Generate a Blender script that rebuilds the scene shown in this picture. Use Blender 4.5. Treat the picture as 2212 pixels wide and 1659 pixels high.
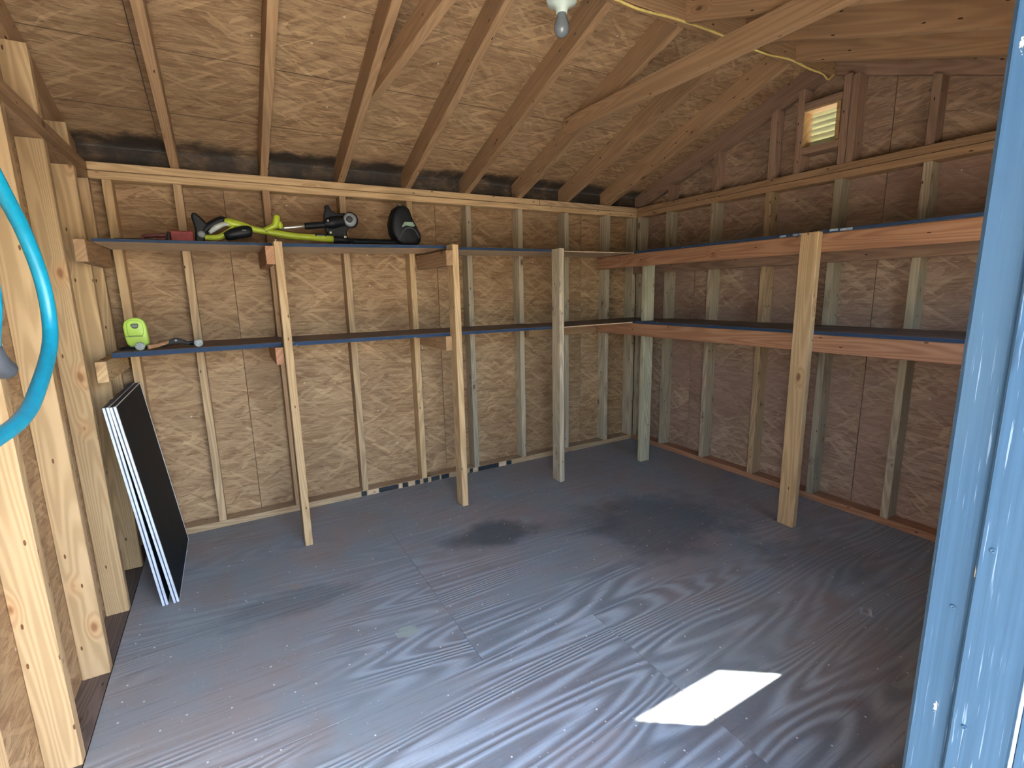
import bpy, bmesh, math, random
from mathutils import Vector, Matrix, Euler
random.seed(7)
S = bpy.context.scene
for o in list(bpy.data.objects): bpy.data.objects.remove(o)
COL = S.collection

# ------------------------------------------------------------------ camera
CP = (-3.0041, -3.1419, 1.3017); YAW, PIT, ROL, FPX = .51808, -.185246, -.0215, 1065.88
cy, sy, cp_, sp = math.cos(YAW), math.sin(YAW), math.cos(PIT), math.sin(PIT)
F = Vector((sy*cp_, cy*cp_, sp)); R0 = Vector((cy, -sy, 0)); U0 = R0.cross(F)
cr, sr = math.cos(ROL), math.sin(ROL)
RR = cr*R0 + sr*U0; UU = -sr*R0 + cr*U0
cam = bpy.data.cameras.new('camera'); camo = bpy.data.objects.new('camera', cam); COL.objects.link(camo)
M = Matrix((RR, UU, -F)).transposed().to_4x4(); M.translation = Vector(CP)
camo.matrix_world = M
cam.sensor_width = 36; cam.sensor_fit = 'HORIZONTAL'; cam.lens = 36*FPX/2212; cam.clip_start = .01
S.camera = camo

# ------------------------------------------------------------------ light
SUN_EL = math.radians(50)
SD = Vector((.8131*math.cos(SUN_EL), -.5821*math.cos(SUN_EL), math.sin(SUN_EL)))   # towards the sun
W = bpy.data.worlds.new('world'); S.world = W; W.use_nodes = True
wn = W.node_tree.nodes; wl = W.node_tree.links
sky = wn.new('ShaderNodeTexSky'); sky.sky_type = 'NISHITA'; sky.sun_disc = False
sky.sun_elevation = SUN_EL; sky.sun_rotation = math.atan2(SD.x, SD.y); sky.air_density = 1.0; sky.dust_density = 1.6; sky.ozone_density = 1.0
wl.new(sky.outputs[0], wn['Background'].inputs[0]); wn['Background'].inputs[1].default_value = .30
sl = bpy.data.lights.new('sun', 'SUN'); sl.energy = 6.0; sl.angle = math.radians(.55); sl.color = (1, .95, .86)
so = bpy.data.objects.new('sun', sl); COL.objects.link(so); so.rotation_euler = SD.to_track_quat('Z', 'Y').to_euler(); so.location = (3, -6, 6)
# a portal in the doorway only guides the sampling of the sky
for nm, c, sx, sz in (('door_portal', (-2.77, -3.03, .93), 1.32, 1.9), ('window_portal', (-.835, -2.99, 1.38), .56, .5)):
    pl = bpy.data.lights.new(nm, 'AREA'); pl.shape = 'RECTANGLE'; pl.size = sx; pl.size_y = sz; pl.cycles.is_portal = True
    po = bpy.data.objects.new(nm, pl); COL.objects.link(po); po.location = c; po.rotation_euler = (math.radians(90), 0, 0)
S.view_settings.view_transform = 'Standard'; S.view_settings.look = 'None'; S.view_settings.gamma = 1
S.view_settings.use_curve_mapping = False; S.view_settings.exposure = 3.3
S.cycles.max_bounces = 6; S.cycles.diffuse_bounces = 5; S.cycles.glossy_bounces = 2; S.cycles.transmission_bounces = 4; S.cycles.use_adaptive_sampling = True; S.cycles.adaptive_threshold = .1; S.cycles.adaptive_min_samples = 12; S.cycles.use_denoising = True
S.cycles.caustics_reflective = False; S.cycles.caustics_refractive = False; S.cycles.sample_clamp_indirect = 6

# ------------------------------------------------------------------ node helpers
class NT:
    def __init__(s, name):
        s.m = bpy.data.materials.new(name); s.m.use_nodes = True
        s.t = s.m.node_tree; s.b = s.t.nodes['Principled BSDF']
    def n(s, ty, _out=0, _p=None, **kw):
        nd = s.t.nodes.new(ty)
        for k, v in (_p or {}).items(): setattr(nd, k, v)
        for k, v in kw.items():
            k = int(k[1:]) if k[0] == 'i' and k[1:].isdigit() else k.replace('_', ' ')
            s.put(nd.inputs[k], v)
        return nd.outputs[_out]
    def put(s, sock, v):
        if isinstance(v, bpy.types.NodeSocket): s.t.links.new(v, sock)
        elif isinstance(v, (tuple, list)) and sock.type == 'RGBA' and len(v) == 3: sock.default_value = (*v, 1)
        else: sock.default_value = v
    def math(s, op, a, b=0., c=None, clamp=False):
        nd = s.t.nodes.new('ShaderNodeMath'); nd.operation = op; nd.use_clamp = clamp
        s.put(nd.inputs[0], a); s.put(nd.inputs[1], b)
        if c is not None: s.put(nd.inputs[2], c)
        return nd.outputs[0]
    def mix(s, f, a, b, mode='MIX'):
        nd = s.t.nodes.new('ShaderNodeMix'); nd.data_type = 'RGBA'; nd.blend_type = mode
        s.put(nd.inputs[0], f); s.put(nd.inputs[6], a); s.put(nd.inputs[7], b); return nd.outputs[2]
    def ss(s, v, lo, hi, a=0., b=1.):
        nd = s.t.nodes.new('ShaderNodeMapRange'); nd.interpolation_type = 'SMOOTHSTEP'
        for i, x in enumerate((v, lo, hi, a, b)): s.put(nd.inputs[i], x)
        return nd.outputs[0]
    def map(s, v, scale=(1, 1, 1), rot=0., loc=(0, 0, 0)):
        nd = s.t.nodes.new('ShaderNodeMapping'); s.put(nd.inputs[0], v)
        nd.inputs[1].default_value = loc; nd.inputs[2].default_value = (0, 0, rot); nd.inputs[3].default_value = scale
        return nd.outputs[0]
    def noise(s, v, sc=5., det=2., rough=.5, dist=0., out=0):
        nd = s.t.nodes.new('ShaderNodeTexNoise'); s.put(nd.inputs['Vector'], v)
        nd.inputs['Scale'].default_value = sc; nd.inputs['Detail'].default_value = det
        nd.inputs['Roughness'].default_value = rough; nd.inputs['Distortion'].default_value = dist
        return nd.outputs[out]
    def vor(s, v, sc=1., feat='F1', rnd=1.):
        nd = s.t.nodes.new('ShaderNodeTexVoronoi'); nd.voronoi_dimensions = '2D'; nd.feature = feat
        s.put(nd.inputs['Vector'], v); nd.inputs['Scale'].default_value = sc; nd.inputs['Randomness'].default_value = rnd
        return nd
    def uv(s): return s.n('ShaderNodeTexCoord', 2)
    def sep(s, v):
        nd = s.t.nodes.new('ShaderNodeSeparateXYZ'); s.put(nd.inputs[0], v); return nd.outputs
    def pos(s): return s.n('ShaderNodeNewGeometry', 0)
    def rnd(s):
        nd = s.t.nodes.new('ShaderNodeObjectInfo'); return nd.outputs['Random']
    def bump(s, h, st=.3, d=.002):
        nd = s.t.nodes.new('ShaderNodeBump'); nd.inputs['Strength'].default_value = st; nd.inputs['Distance'].default_value = d
        s.put(nd.inputs['Height'], h); s.t.links.new(nd.outputs[0], s.b.inputs['Normal'])
    def fin(s, col, rough=.6, spec=.3, metal=0.):
        s.put(s.b.inputs['Base Color'], col); s.put(s.b.inputs['Roughness'], rough)
        s.put(s.b.inputs['Specular IOR Level'], spec); s.b.inputs['Metallic'].default_value = metal
        return s.m

def lumber(name, c1, c2, knot, var=.25, rings=.5, dirt=(.06, .045, .035), dirtamt=.25, knots=.8, green=None):
    t = NT(name); uv = t.uv(); r = t.rnd()
    wob = t.noise(t.map(uv, (4, 14, 1)), 1., 2., out=1)
    uvw = t.n('ShaderNodeVectorMath', _p={'operation': 'MULTIPLY_ADD'}, i0=wob, i1=(.02, .008, 0), i2=uv)
    kv = t.vor(t.map(uvw, (5.0, 10.5, 1)), 1.)
    kc = t.sep(kv.outputs['Color'])
    kd = t.math('ADD', kv.outputs['Distance'], t.math('MULTIPLY', t.math('LESS_THAN', kc[0], knots), 9.))
    fine = t.noise(t.map(uvw, (2.2, 75, 1)), 1., 4., .6)
    kd = t.math('ADD', kd, t.math('MULTIPLY', t.math('SUBTRACT', t.sep(wob)[1], .5), .35))
    kd = t.math('ADD', kd, t.math('MULTIPLY', kc[1], .07))
    kf = t.ss(kd, .05, .14, 1., 0.)
    halo = t.ss(kd, .08, .38, 1., 0.)
    rn = t.noise(t.map(uvw, (.55, 8.5, 1)), 1., 1., .5)
    rg = t.math('PINGPONG', t.math('MULTIPLY_ADD', rn, 20., t.math('MULTIPLY', halo, 1.3)), .5)
    rg = t.ss(rg, .05, .48)
    f = t.math('ADD', t.math('MULTIPLY', fine, 1-rings), t.math('MULTIPLY', rg, rings))
    f = t.ss(f, .22, .75)
    col = t.mix(f, c1, c2)
    if green: col = t.mix(t.math('MULTIPLY', t.ss(t.noise(t.map(uv, (1.1, 4, 1)), 1., 2.), .4, .65), .45), col, green)
    bl = t.noise(t.map(uv, (1.6, 7, 1)), 1., 3.)
    col = t.mix(t.math('MULTIPLY', t.ss(bl, .5, .78), dirtamt), col, dirt)
    bright = t.math('MULTIPLY_ADD', r, var, 1-var/2)
    col = t.mix(1., col, t.n('ShaderNodeCombineColor', i0=bright, i1=bright, i2=bright), 'MULTIPLY')
    col = t.mix(t.math('MULTIPLY', halo, .3), col, tuple(k*2.2 for k in knot))
    col = t.mix(t.math('MULTIPLY', kf, .85), col, knot)
    nh = t.vor(t.map(uv, (9, 26, 1)), 1.)
    col = t.mix(t.math('MULTIPLY', t.math('LESS_THAN', nh.outputs['Distance'], .075), t.math('GREATER_THAN', t.sep(nh.outputs['Color'])[0], .86)), col, tuple(k*.6 for k in knot))
    return t.fin(col, .62, .25)

def osb(name, base, light, dark, lines=0., stain=None, grey=.0, tint=None):
    t = NT(name); uv = t.uv()
    wob = t.noise(t.map(uv, (5, 9, 1)), 1., 3., .6, out=1)
    v = t.n('ShaderNodeVectorMath', _p={'operation': 'MULTIPLY_ADD'}, i0=wob, i1=(.12, .055, 0), i2=uv)
    n0 = t.noise(t.map(v, (7, 85, 1)), 1., 4., .75)
    col = t.mix(t.ss(n0, .34, .68), dark, light)
    col = t.mix(.45, col, base)
    for i, (ang, sx, sy, thr, amt, hi_) in enumerate(((.05, 7, 44, .35, .5, .9), (-.55, 9, 62, .70, .55, .66), (.62, 9, 62, .80, .65, .55))):
        vo = t.vor(t.map(t.map(v if i < 2 else uv, (1, 1, 1), ang), (sx, sy, 1), 0, (i*3.7, i*9.1, 0)))
        c = t.sep(vo.outputs['Color'])
        cc = t.mix(t.ss(c[0], .0, 1.), dark, light)
        cc = t.mix(t.math('MULTIPLY', t.ss(c[2], hi_, hi_+.06), .6), cc, tuple(min(1, x*1.35) for x in light))
        cc = t.mix(.35, cc, col)
        col = t.mix(t.math('MULTIPLY', t.math('GREATER_THAN', c[1], thr), amt), col, cc)
        if i == 0: col = t.mix(t.math('MULTIPLY', t.ss(vo.outputs['Distance'], .42, .8), .45), col, dark)
    n2 = t.noise(t.map(v, (13, 120, 1), .1), 1., 3., .65)
    col = t.mix(t.math('MULTIPLY', t.ss(n2, .60, .66), .55), col, tuple(x*.45 for x in dark))
    col = t.mix(t.math('MULTIPLY', t.ss(n2, .41, .34), .45), col, tuple(min(1, x*1.25) for x in light))
    big = t.noise(uv, 1.7, 1.)
    col = t.mix(t.math('MULTIPLY', t.ss(big, .35, .75), .35), col, tuple(x*.8 for x in dark))
    if tint: col = t.mix(t.math('MULTIPLY', t.ss(t.noise(uv, 2.3, 2.), .4, .6), .5), col, tint)
    if lines:
        s2 = t.sep(uv); a = t.math('PINGPONG', t.math('ADD', s2[1], t.math('MULTIPLY', t.noise(t.map(uv, (3, .1, 1)), 1., 1.), .004)), lines/2)
        col = t.mix(t.math('MULTIPLY', t.ss(a, .0015, .004, 1., 0.), .75), col, (.05, .035, .025))
    if stain:
        P = t.sep(t.pos()); no = t.noise(t.pos(), 5., 4., .65)
        for (ax, lo, hi, amt, sc) in stain:
            g = t.ss(P[ax], lo, hi)
            g = t.math('MULTIPLY', g, amt)
            f = t.ss(t.math('ADD', g, t.math('MULTIPLY', no, sc)), .75, 1.1)
            col = t.mix(t.math('MULTIPLY', f, .93), col, (.018, .015, .013))
    if grey: col = t.mix(grey, col, (.16, .15, .14))
    # small pale flecks
    sp_ = t.vor(uv, 9.)
    col = t.mix(t.math('MULTIPLY', t.math('LESS_THAN', sp_.outputs['Distance'], .04), t.math('GREATER_THAN', t.sep(sp_.outputs['Color'])[0], .92)), col, (.5, .46, .38))
    return t.fin(col, .6, .3)

def flat(name, c, rough=.5, spec=.5, metal=0., nz=.12, sc=30.):
    t = NT(name); n = t.noise(t.n('ShaderNodeTexCoord', 3), sc, 3.)
    col = t.mix(t.ss(n, .3, .7), tuple(x*(1-nz) for x in c), tuple(min(1, x*(1+nz)) for x in c))
    return t.fin(col, rough, spec, metal)

M_OSB = osb('osb_wall', (.31, .19, .095), (.47, .32, .18), (.17, .088, .04))
M_OSBR = osb('osb_wall_weathered', (.31, .205, .14), (.50, .37, .26), (.17, .10, .072), tint=(.28, .18, .145))
M_OSBG = osb('osb_gable', (.30, .195, .125), (.45, .32, .21), (.16, .10, .068), stain=[(2, 2.10, 1.96, .34, .95)])
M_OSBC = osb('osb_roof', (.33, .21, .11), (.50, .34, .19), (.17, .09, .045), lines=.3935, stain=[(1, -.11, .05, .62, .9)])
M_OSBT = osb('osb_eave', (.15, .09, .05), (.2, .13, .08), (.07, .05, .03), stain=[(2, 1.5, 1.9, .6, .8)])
PINE = lumber('lumber_fresh', (.34, .225, .115), (.43, .295, .16), (.20, .09, .035), .12, .45, dirtamt=.12)
PINED = lumber('lumber_yellow', (.42, .285, .145), (.54, .37, .20), (.15, .07, .03), .2, .45, dirtamt=.25)
STUD = lumber('lumber_tan', (.34, .23, .13), (.47, .33, .19), (.10, .055, .03), .25, .4)
STUDG = lumber('lumber_weathered', (.32, .26, .18), (.46, .38, .27), (.09, .06, .04), .25, .4, green=(.31, .28, .19))
GREEN = lumber('lumber_greenish', (.36, .33, .22), (.50, .46, .32), (.12, .09, .05), .1, .4, green=(.37, .37, .25))
RAFT = lumber('lumber_rafter', (.28, .17, .09), (.37, .23, .125), (.09, .045, .025), .25, .3, dirtamt=.2, knots=.93)
BEAM = lumber('lumber_red_fir', (.28, .135, .072), (.39, .205, .115), (.11, .045, .022), .15, .35, dirtamt=.15, knots=.93)
GABLE = lumber('lumber_gable', (.24, .15, .10), (.32, .205, .14), (.07, .04, .03), .25, .35, dirtamt=.3, knots=.93)

def floor_mat():
    t = NT('floor_plywood'); uv = t.uv(); P = t.pos(); px = t.sep(P)
    w = t.noise(t.map(uv, (1.2, 3.5, 1)), 1., 2., out=1)
    v = t.n('ShaderNodeVectorMath', _p={'operation': 'MULTIPLY_ADD'}, i0=w, i1=(.12, .022, 0), i2=uv)
    n1 = t.noise(t.map(v, (.34, 2.9, 1)), 1., 2.2, .40, .15)
    rg = t.math('PINGPONG', t.math('MULTIPLY', n1, 30.), .5)
    rg = t.ss(rg, .06, .46)
    fine = t.noise(t.map(v, (3, 95, 1)), 1., 3., .6)
    patch = t.noise(P, 1.5, 4., .6); patch2 = t.noise(P, 3.6, 4., .6)
    wear = t.ss(patch, .38, .62)
    base = t.mix(wear, (.262, .232, .220), (.222, .255, .270))
    base = t.mix(t.math('MULTIPLY', t.ss(patch2, .52, .7), .5), base, (.25, .195, .17))
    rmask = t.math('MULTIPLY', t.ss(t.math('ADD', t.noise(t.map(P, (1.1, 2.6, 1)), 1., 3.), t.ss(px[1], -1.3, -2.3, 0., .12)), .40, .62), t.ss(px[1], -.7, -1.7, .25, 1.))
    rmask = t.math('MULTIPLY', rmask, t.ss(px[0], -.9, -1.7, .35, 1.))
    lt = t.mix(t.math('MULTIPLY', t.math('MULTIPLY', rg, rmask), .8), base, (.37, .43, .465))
    dk = t.mix(t.math('MULTIPLY', t.math('MULTIPLY', t.math('SUBTRACT', 1., rg), rmask), .55), lt, (.130, .150, .163))
    col = t.mix(t.math('MULTIPLY', t.ss(fine, .5, .72), .4), dk, (.10, .10, .11))
    dust = t.noise(P, 60., 3., .7)
    col = t.mix(t.math('MULTIPLY', t.ss(dust, .5, .72), .35), col, (.25, .27, .28))
    scuf = t.noise(t.map(P, (5, 13, 1)), 1., 4., .7)
    col = t.mix(t.math('MULTIPLY', t.ss(scuf, .56, .68), .35), col, (.22, .255, .27))
    # oil stains with shapes of their own
    for (cx, cy_, rx, ry, amt) in ((-1.90, -.90, .30, .17, .75), (-.95, -1.30, .55, .42, .55), (-1.35, -1.05, .3, .2, .3), (-.62, -1.95, .3, .3, .3), (-2.9, -1.0, .35, .12, .35)):
        dx = t.math('DIVIDE', t.math('SUBTRACT', px[0], cx), rx); dy = t.math('DIVIDE', t.math('SUBTRACT', px[1], cy_), ry)
        d = t.math('SQRT', t.math('ADD', t.math('MULTIPLY', dx, dx), t.math('MULTIPLY', dy, dy)))
        d = t.math('ADD', d, t.math('MULTIPLY', t.math('SUBTRACT', patch2, .5), 1.6))
        col = t.mix(t.math('MULTIPLY', t.ss(d, .45, 1.05, 1., 0.), amt), col, (.055, .070, .076))
    for (cx, cy_, rr, c) in ((-2.525, -1.43, .042, (.30, .36, .30)), (-1.62, -.86, .05, (.26, .27, .27)), (-2.86, -.86, .03, (.28, .24, .21))):
        d = t.math('ADD', t.n('ShaderNodeVectorMath', 1, _p={'operation': 'DISTANCE'}, i0=P, i1=(cx, cy_, 0)), t.math('MULTIPLY', t.math('SUBTRACT', t.noise(P, 14., 3.), .5), .10))
        col = t.mix(t.math('MULTIPLY', t.ss(d, rr*.75, rr, 1., 0.), .75), col, c)
    for sc, th, pr, c in ((16., .05, .86, (.65, .65, .62)), (38., .07, .9, (.45, .44, .42))):
        sv = t.vor(P, sc)
        col = t.mix(t.math('MULTIPLY', t.math('LESS_THAN', sv.outputs['Distance'], th), t.math('GREATER_THAN', t.sep(sv.outputs['Color'])[0], pr)), col, c)
    t.bump(t.math('ADD', t.math('MULTIPLY', rg, rmask), t.math('MULTIPLY', fine, .5)), .55, .0022)
    ro = t.ss(t.math('ADD', patch2, t.math('MULTIPLY', scuf, .4)), .4, 1., .68, .46)
    return t.fin(col, ro, .38)
M_FLOOR = floor_mat()
M_SUB = lumber('subfloor', (.10, .075, .06), (.15, .11, .09), (.05, .03, .02), .1, .5)

def paint_blue(name, c, scratch=1.):
    t = NT(name); uv = t.uv()
    a = t.noise(t.map(uv, (2.5, 160, 1)), 1., 3., .6); b = t.noise(t.map(uv, (3, 12, 1)), 1., 3.)
    col = t.mix(t.ss(a, .3, .7), tuple(x*.9 for x in c), tuple(min(1, x*1.1) for x in c))
    col = t.mix(t.math('MULTIPLY', t.ss(t.noise(t.map(uv, (1.2, 5, 1), 0, (7, 2, 0)), 1., 3.), .42, .62), .5), col, tuple(x*k for x, k in zip(c, (1.35, 1.12, .95))))
    s1 = t.math('MULTIPLY', t.ss(t.noise(t.map(uv, (9, 330, 1)), 1., 2.), .62, .68), t.ss(b, .47, .60))
    col = t.mix(t.math('MULTIPLY', s1, .5*scratch), col, (.26, .33, .42))
    d = t.math('MULTIPLY', t.ss(t.noise(t.map(uv, (4, 30, 1), 0, (3, 1, 0)), 1., 3.), .60, .68), t.ss(t.noise(uv, 6., 2.), .5, .6))
    col = t.mix(t.math('MULTIPLY', d, .7*scratch), col, tuple(x*.45 for x in c))
    ch = t.vor(t.map(uv, (16, 62, 1)), 1.)
    cf = t.math('MULTIPLY', t.ss(t.math('ADD', ch.outputs['Distance'], t.math('MULTIPLY', t.noise(uv, 260., 2.), .55)), .36, .42, 1., 0.), t.math('GREATER_THAN', t.sep(ch.outputs['Color'])[1], .955))
    col = t.mix(t.math('MULTIPLY', cf, scratch), col, (.36, .33, .26))
    t.bump(a, .25, .001)
    return t.fin(col, .7, .12)
M_BLUE = paint_blue('blue_paint', (.034, .072, .118))
M_NAVY = paint_blue('navy_edge_paint', (.022, .045, .095), .6)
def shelf_top():
    t = NT('shelf_top_board'); uv = t.uv()
    n = t.noise(t.map(uv, (3, 18, 1)), 1., 4.); m = t.noise(uv, 5., 3.)
    col = t.mix(t.ss(n, .3, .7), (.10, .065, .05), (.16, .11, .085))
    col = t.mix(t.math('MULTIPLY', t.ss(m, .5, .7), .5), col, (.12, .125, .14))
    return t.fin(col, .6, .3)
M_TOP = shelf_top()
M_PLY = lumber('plywood_edge', (.46, .33, .20), (.60, .45, .30), (.2, .1, .05), .1, .3, dirtamt=.2)
M_BLACK = flat('black_panel_face', (.004, .008, .012), .6, .14, nz=.3, sc=12)
M_ALU = flat('aluminium_edge', (.62, .68, .76), .32, .5, .35, nz=.06)
M_ALUD = flat('aluminium_groove', (.06, .08, .12), .4, .5, .3)
M_LIME = flat('lime_plastic', (.34, .42, .03), .42, .35, nz=.1)
M_LIMEB = flat('lime_charger_plastic', (.40, .60, .10), .42, .35, nz=.1, sc=14)
M_BLK = flat('black_plastic', (.005, .0065, .009), .5, .22, nz=.3, sc=20)
M_BADGE = flat('badge_dark', (.03, .05, .03), .4)
M_BADGEL = flat('badge_pale', (.22, .28, .20), .5)
M_GREY = flat('grey_plastic', (.20, .23, .24), .45, .5)
M_GREYL = flat('pale_grey_plastic', (.36, .40, .39), .45, .5)
M_GREYG = flat('green_grey_label', (.17, .25, .18), .5, .4)
M_STEEL = flat('bright_steel', (.62, .62, .62), .28, .5, .8, nz=.05)
M_RED = flat('red_plastic', (.20, .03, .03), .55, .25, nz=.2)
M_DRED = flat('dull_red_plastic', (.10, .022, .024), .55, .25, nz=.2)
M_TEAL = flat('teal_hose_rubber', (.002, .17, .26), .33, .5, nz=.08, sc=60)
M_CUFF = flat('dark_grey_cuff', (.04, .045, .055), .5, .35, nz=.1)
M_YEL = flat('yellow_cable_jacket', (.72, .56, .18), .45, .5, nz=.06)
M_PORC = flat('porcelain', (.55, .66, .60), .3, .5, nz=.04)
M_TANW = flat('tan_wood_handle', (.28, .16, .09), .6, .3, nz=.2)
M_CREAM = flat('cream_bolt', (.6, .6, .42), .4, .5)
M_TAPE = flat('black_marking', (.014, .02, .026), .6, .3, nz=.3, sc=60)
M_WHITE = flat('pale_marking', (.30, .37, .46), .6, .2, nz=.25, sc=80)
M_GROUND = flat('pale_gravel_ground', (.46, .43, .36), .9, .2, nz=.3, sc=9)
M_SHING = flat('asphalt_shingle', (.07, .07, .075), .9, .2)
def vent_mat():
    t = NT('translucent_white_slats'); tr = t.t.nodes.new('ShaderNodeBsdfTranslucent'); tr.inputs[0].default_value = (.42, .42, .27, 1)
    t.fin((.5, .5, .34), .5, .3); mx = t.t.nodes.new('ShaderNodeMixShader'); mx.inputs[0].default_value = .22
    t.t.links.new(t.b.outputs[0], mx.inputs[1]); t.t.links.new(tr.outputs[0], mx.inputs[2])
    t.t.links.new(mx.outputs[0], t.t.nodes['Material Output'].inputs[0]); return t.m
M_VENT = vent_mat()
def bulb_mat():
    t = NT('frosted_glass_bulb'); m = t.fin((.26, .30, .32), .16, .6); t.b.inputs['Transmission Weight'].default_value = .4; t.b.inputs['Coat Weight'].default_value = .5
    return m
M_BULB = bulb_mat()
def wrap_mat():
    t = NT('clear_wrapper'); m = t.fin((.7, .74, .76), .25, .5); t.b.inputs['Alpha'].default_value = .45; return m
M_WRAP = wrap_mat()

# ------------------------------------------------------------------ mesh helpers
def obj(name, bm, mats, parent=None, smooth=False):
    me = bpy.data.meshes.new(name); bm.normal_update(); bm.to_mesh(me); bm.free()
    for m in (mats if isinstance(mats, (list, tuple)) else [mats]): me.materials.append(m)
    if smooth:
        for p in me.polygons: p.use_smooth = True
    o = bpy.data.objects.new(name, me); COL.objects.link(o)
    if parent:
        o.parent = parent; o.matrix_parent_inverse = parent.matrix_world.inverted() if parent.type != 'EMPTY' else Matrix.Translation(-parent.location)
    return o
def setuv(bm, l, off=None):
    l = Vector(l).normalized(); uvl = bm.loops.layers.uv.verify()
    if off is None: off = (random.uniform(0, 50), random.uniform(0, 50))
    for f in bm.faces:
        n = f.normal
        if abs(n.dot(l)) > .85:
            a = l.orthogonal().normalized(); b = n.cross(a); k = .31
            for lo in f.loops: lo[uvl].uv = (lo.vert.co.dot(a)*.3+off[0], lo.vert.co.dot(b)+off[1])
        else:
            v = n.cross(l).normalized(); ax = max(range(3), key=lambda i: abs(n[i])); k = ax*.137*(1 if n[ax] > 0 else -1)
            for lo in f.loops: lo[uvl].uv = (lo.vert.co.dot(l)+off[0]+k, lo.vert.co.dot(v)+off[1]+k)
def bev(bm, w, seg=1, ang=30):
    if w <= 0: return
    es = [e for e in bm.edges if len(e.link_faces) == 2 and e.calc_face_angle(0) > math.radians(ang)]
    bmesh.ops.bevel(bm, geom=es, offset=w, segments=seg, affect='EDGES', profile=.5)
def bm_box(bm, a, b):
    a, b = [min(p, q) for p, q in zip(a, b)], [max(p, q) for p, q in zip(a, b)]
    vs = [bm.verts.new((x, y, z)) for x in (a[0], b[0]) for y in (a[1], b[1]) for z in (a[2], b[2])]
    fs = []
    for q in ((0, 1, 3, 2), (4, 6, 7, 5), (0, 4, 5, 1), (2, 3, 7, 6), (0, 2, 6, 4), (1, 5, 7, 3)): fs.append(bm.faces.new([vs[i] for i in q]))
    return fs
def box(name, a, b, mat, parent=None, bv=.002, l=None, off=None, fmat=None, M=None):
    """axis-aligned board between two corners; uv in metres along its long side; fmat picks a second material for faces"""
    bm = bmesh.new(); bm_box(bm, a, b); bm.normal_update()
    d = [abs(q-p) for p, q in zip(a, b)]
    if l is None: l = [0, 0, 0]; l[d.index(max(d))] = 1
    setuv(bm, l, off)
    if fmat:
        for f in bm.faces:
            for (vec, idx) in fmat:
                if f.normal.dot(Vector(vec)) > .9: f.material_index = idx
    bev(bm, min(bv, min(d)*.3))
    if M: bm.transform(M)
    return obj(name, bm, mat, parent)
def prism(name, poly, ax, a, b, mat, parent=None, l=None, bv=.002, off=None, seg=1, smooth=False):
    """polygon in the plane across axis ax (0: (y,z), 1: (x,z), 2: (x,y)) extruded from a to b"""
    def co(p, t): return (t, p[0], p[1]) if ax == 0 else ((p[0], t, p[1]) if ax == 1 else (p[0], p[1], t))
    bm = bmesh.new(); A = [bm.verts.new(co(p, a)) for p in poly]; B = [bm.verts.new(co(p, b)) for p in poly]
    bm.faces.new(A); bm.faces.new(B[::-1]); n = len(poly)
    for i in range(n): bm.faces.new((A[i], B[i], B[(i+1) % n], A[(i+1) % n]))
    bmesh.ops.recalc_face_normals(bm, faces=bm.faces); bm.normal_update()
    if l is None: l = [0, 0, 0]; l[ax] = 1
    setuv(bm, l, off); bev(bm, bv, seg)
    return obj(name, bm, mat, parent, smooth)
def spline(pts, k=6):
    P = [Vector(p) for p in pts]; out = []
    for i in range(len(P)-1):
        p0 = P[i-1] if i else P[0]*2-P[1]; p1, p2 = P[i], P[i+1]; p3 = P[i+2] if i+2 < len(P) else P[-1]*2-P[-2]
        for j in range(k):
            t = j/k; out.append(.5*((2*p1)+(p2-p0)*t+(2*p0-5*p1+4*p2-p3)*t*t+(3*p1-p0-3*p2+p3)*t**3))
    return out+[P[-1]]
def bm_tube(bm, pts, rad, seg=12, k=6, ribs=0.):
    """pts with a 4th value become tapered; smooth spline through them"""
    P4 = [Vector((*p, rad if not isinstance(rad, (list, tuple)) else rad[i])) for i, p in enumerate(pts)]
    L = []
    for i in range(len(P4)-1):
        p0 = P4[i-1] if i else P4[0]*2-P4[1]; p1, p2 = P4[i], P4[i+1]; p3 = P4[i+2] if i+2 < len(P4) else P4[-1]*2-P4[-2]
        for j in range(k):
            t = j/k; L.append(.5*((2*p1)+(p2-p0)*t+(2*p0-5*p1+4*p2-p3)*t*t+(3*p1-p0-3*p2+p3)*t**3))
    L.append(P4[-1]); rings = []; up = None
    for i, q in enumerate(L):
        c = q.to_3d(); a = L[max(i-1, 0)].to_3d(); b = L[min(i+1, len(L)-1)].to_3d(); t = (b-a).normalized()
        if up is None: up = t.orthogonal().normalized()
        up = (up-t*up.dot(t)).normalized(); w = t.cross(up); r = max(q[3], .0004)*(1+(ribs if i % 2 else 0))
        rings.append([bm.verts.new(c+r*(math.cos(2*math.pi*s/seg)*up+math.sin(2*math.pi*s/seg)*w)) for s in range(seg)])
    for A, B in zip(rings, rings[1:]):
        for s in range(seg): bm.faces.new((A[s], A[(s+1) % seg], B[(s+1) % seg], B[s]))
    bm.faces.new(rings[0][::-1]); bm.faces.new(rings[-1])
def tube(name, pts, rad, mat, parent=None, seg=12, k=6, ribs=0.):
    bm = bmesh.new(); bm_tube(bm, pts, rad, seg, k, ribs); bmesh.ops.recalc_face_normals(bm, faces=bm.faces); bm.normal_update(); setuv(bm, (1, 0, 0))
    return obj(name, bm, mat, parent, True)
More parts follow.
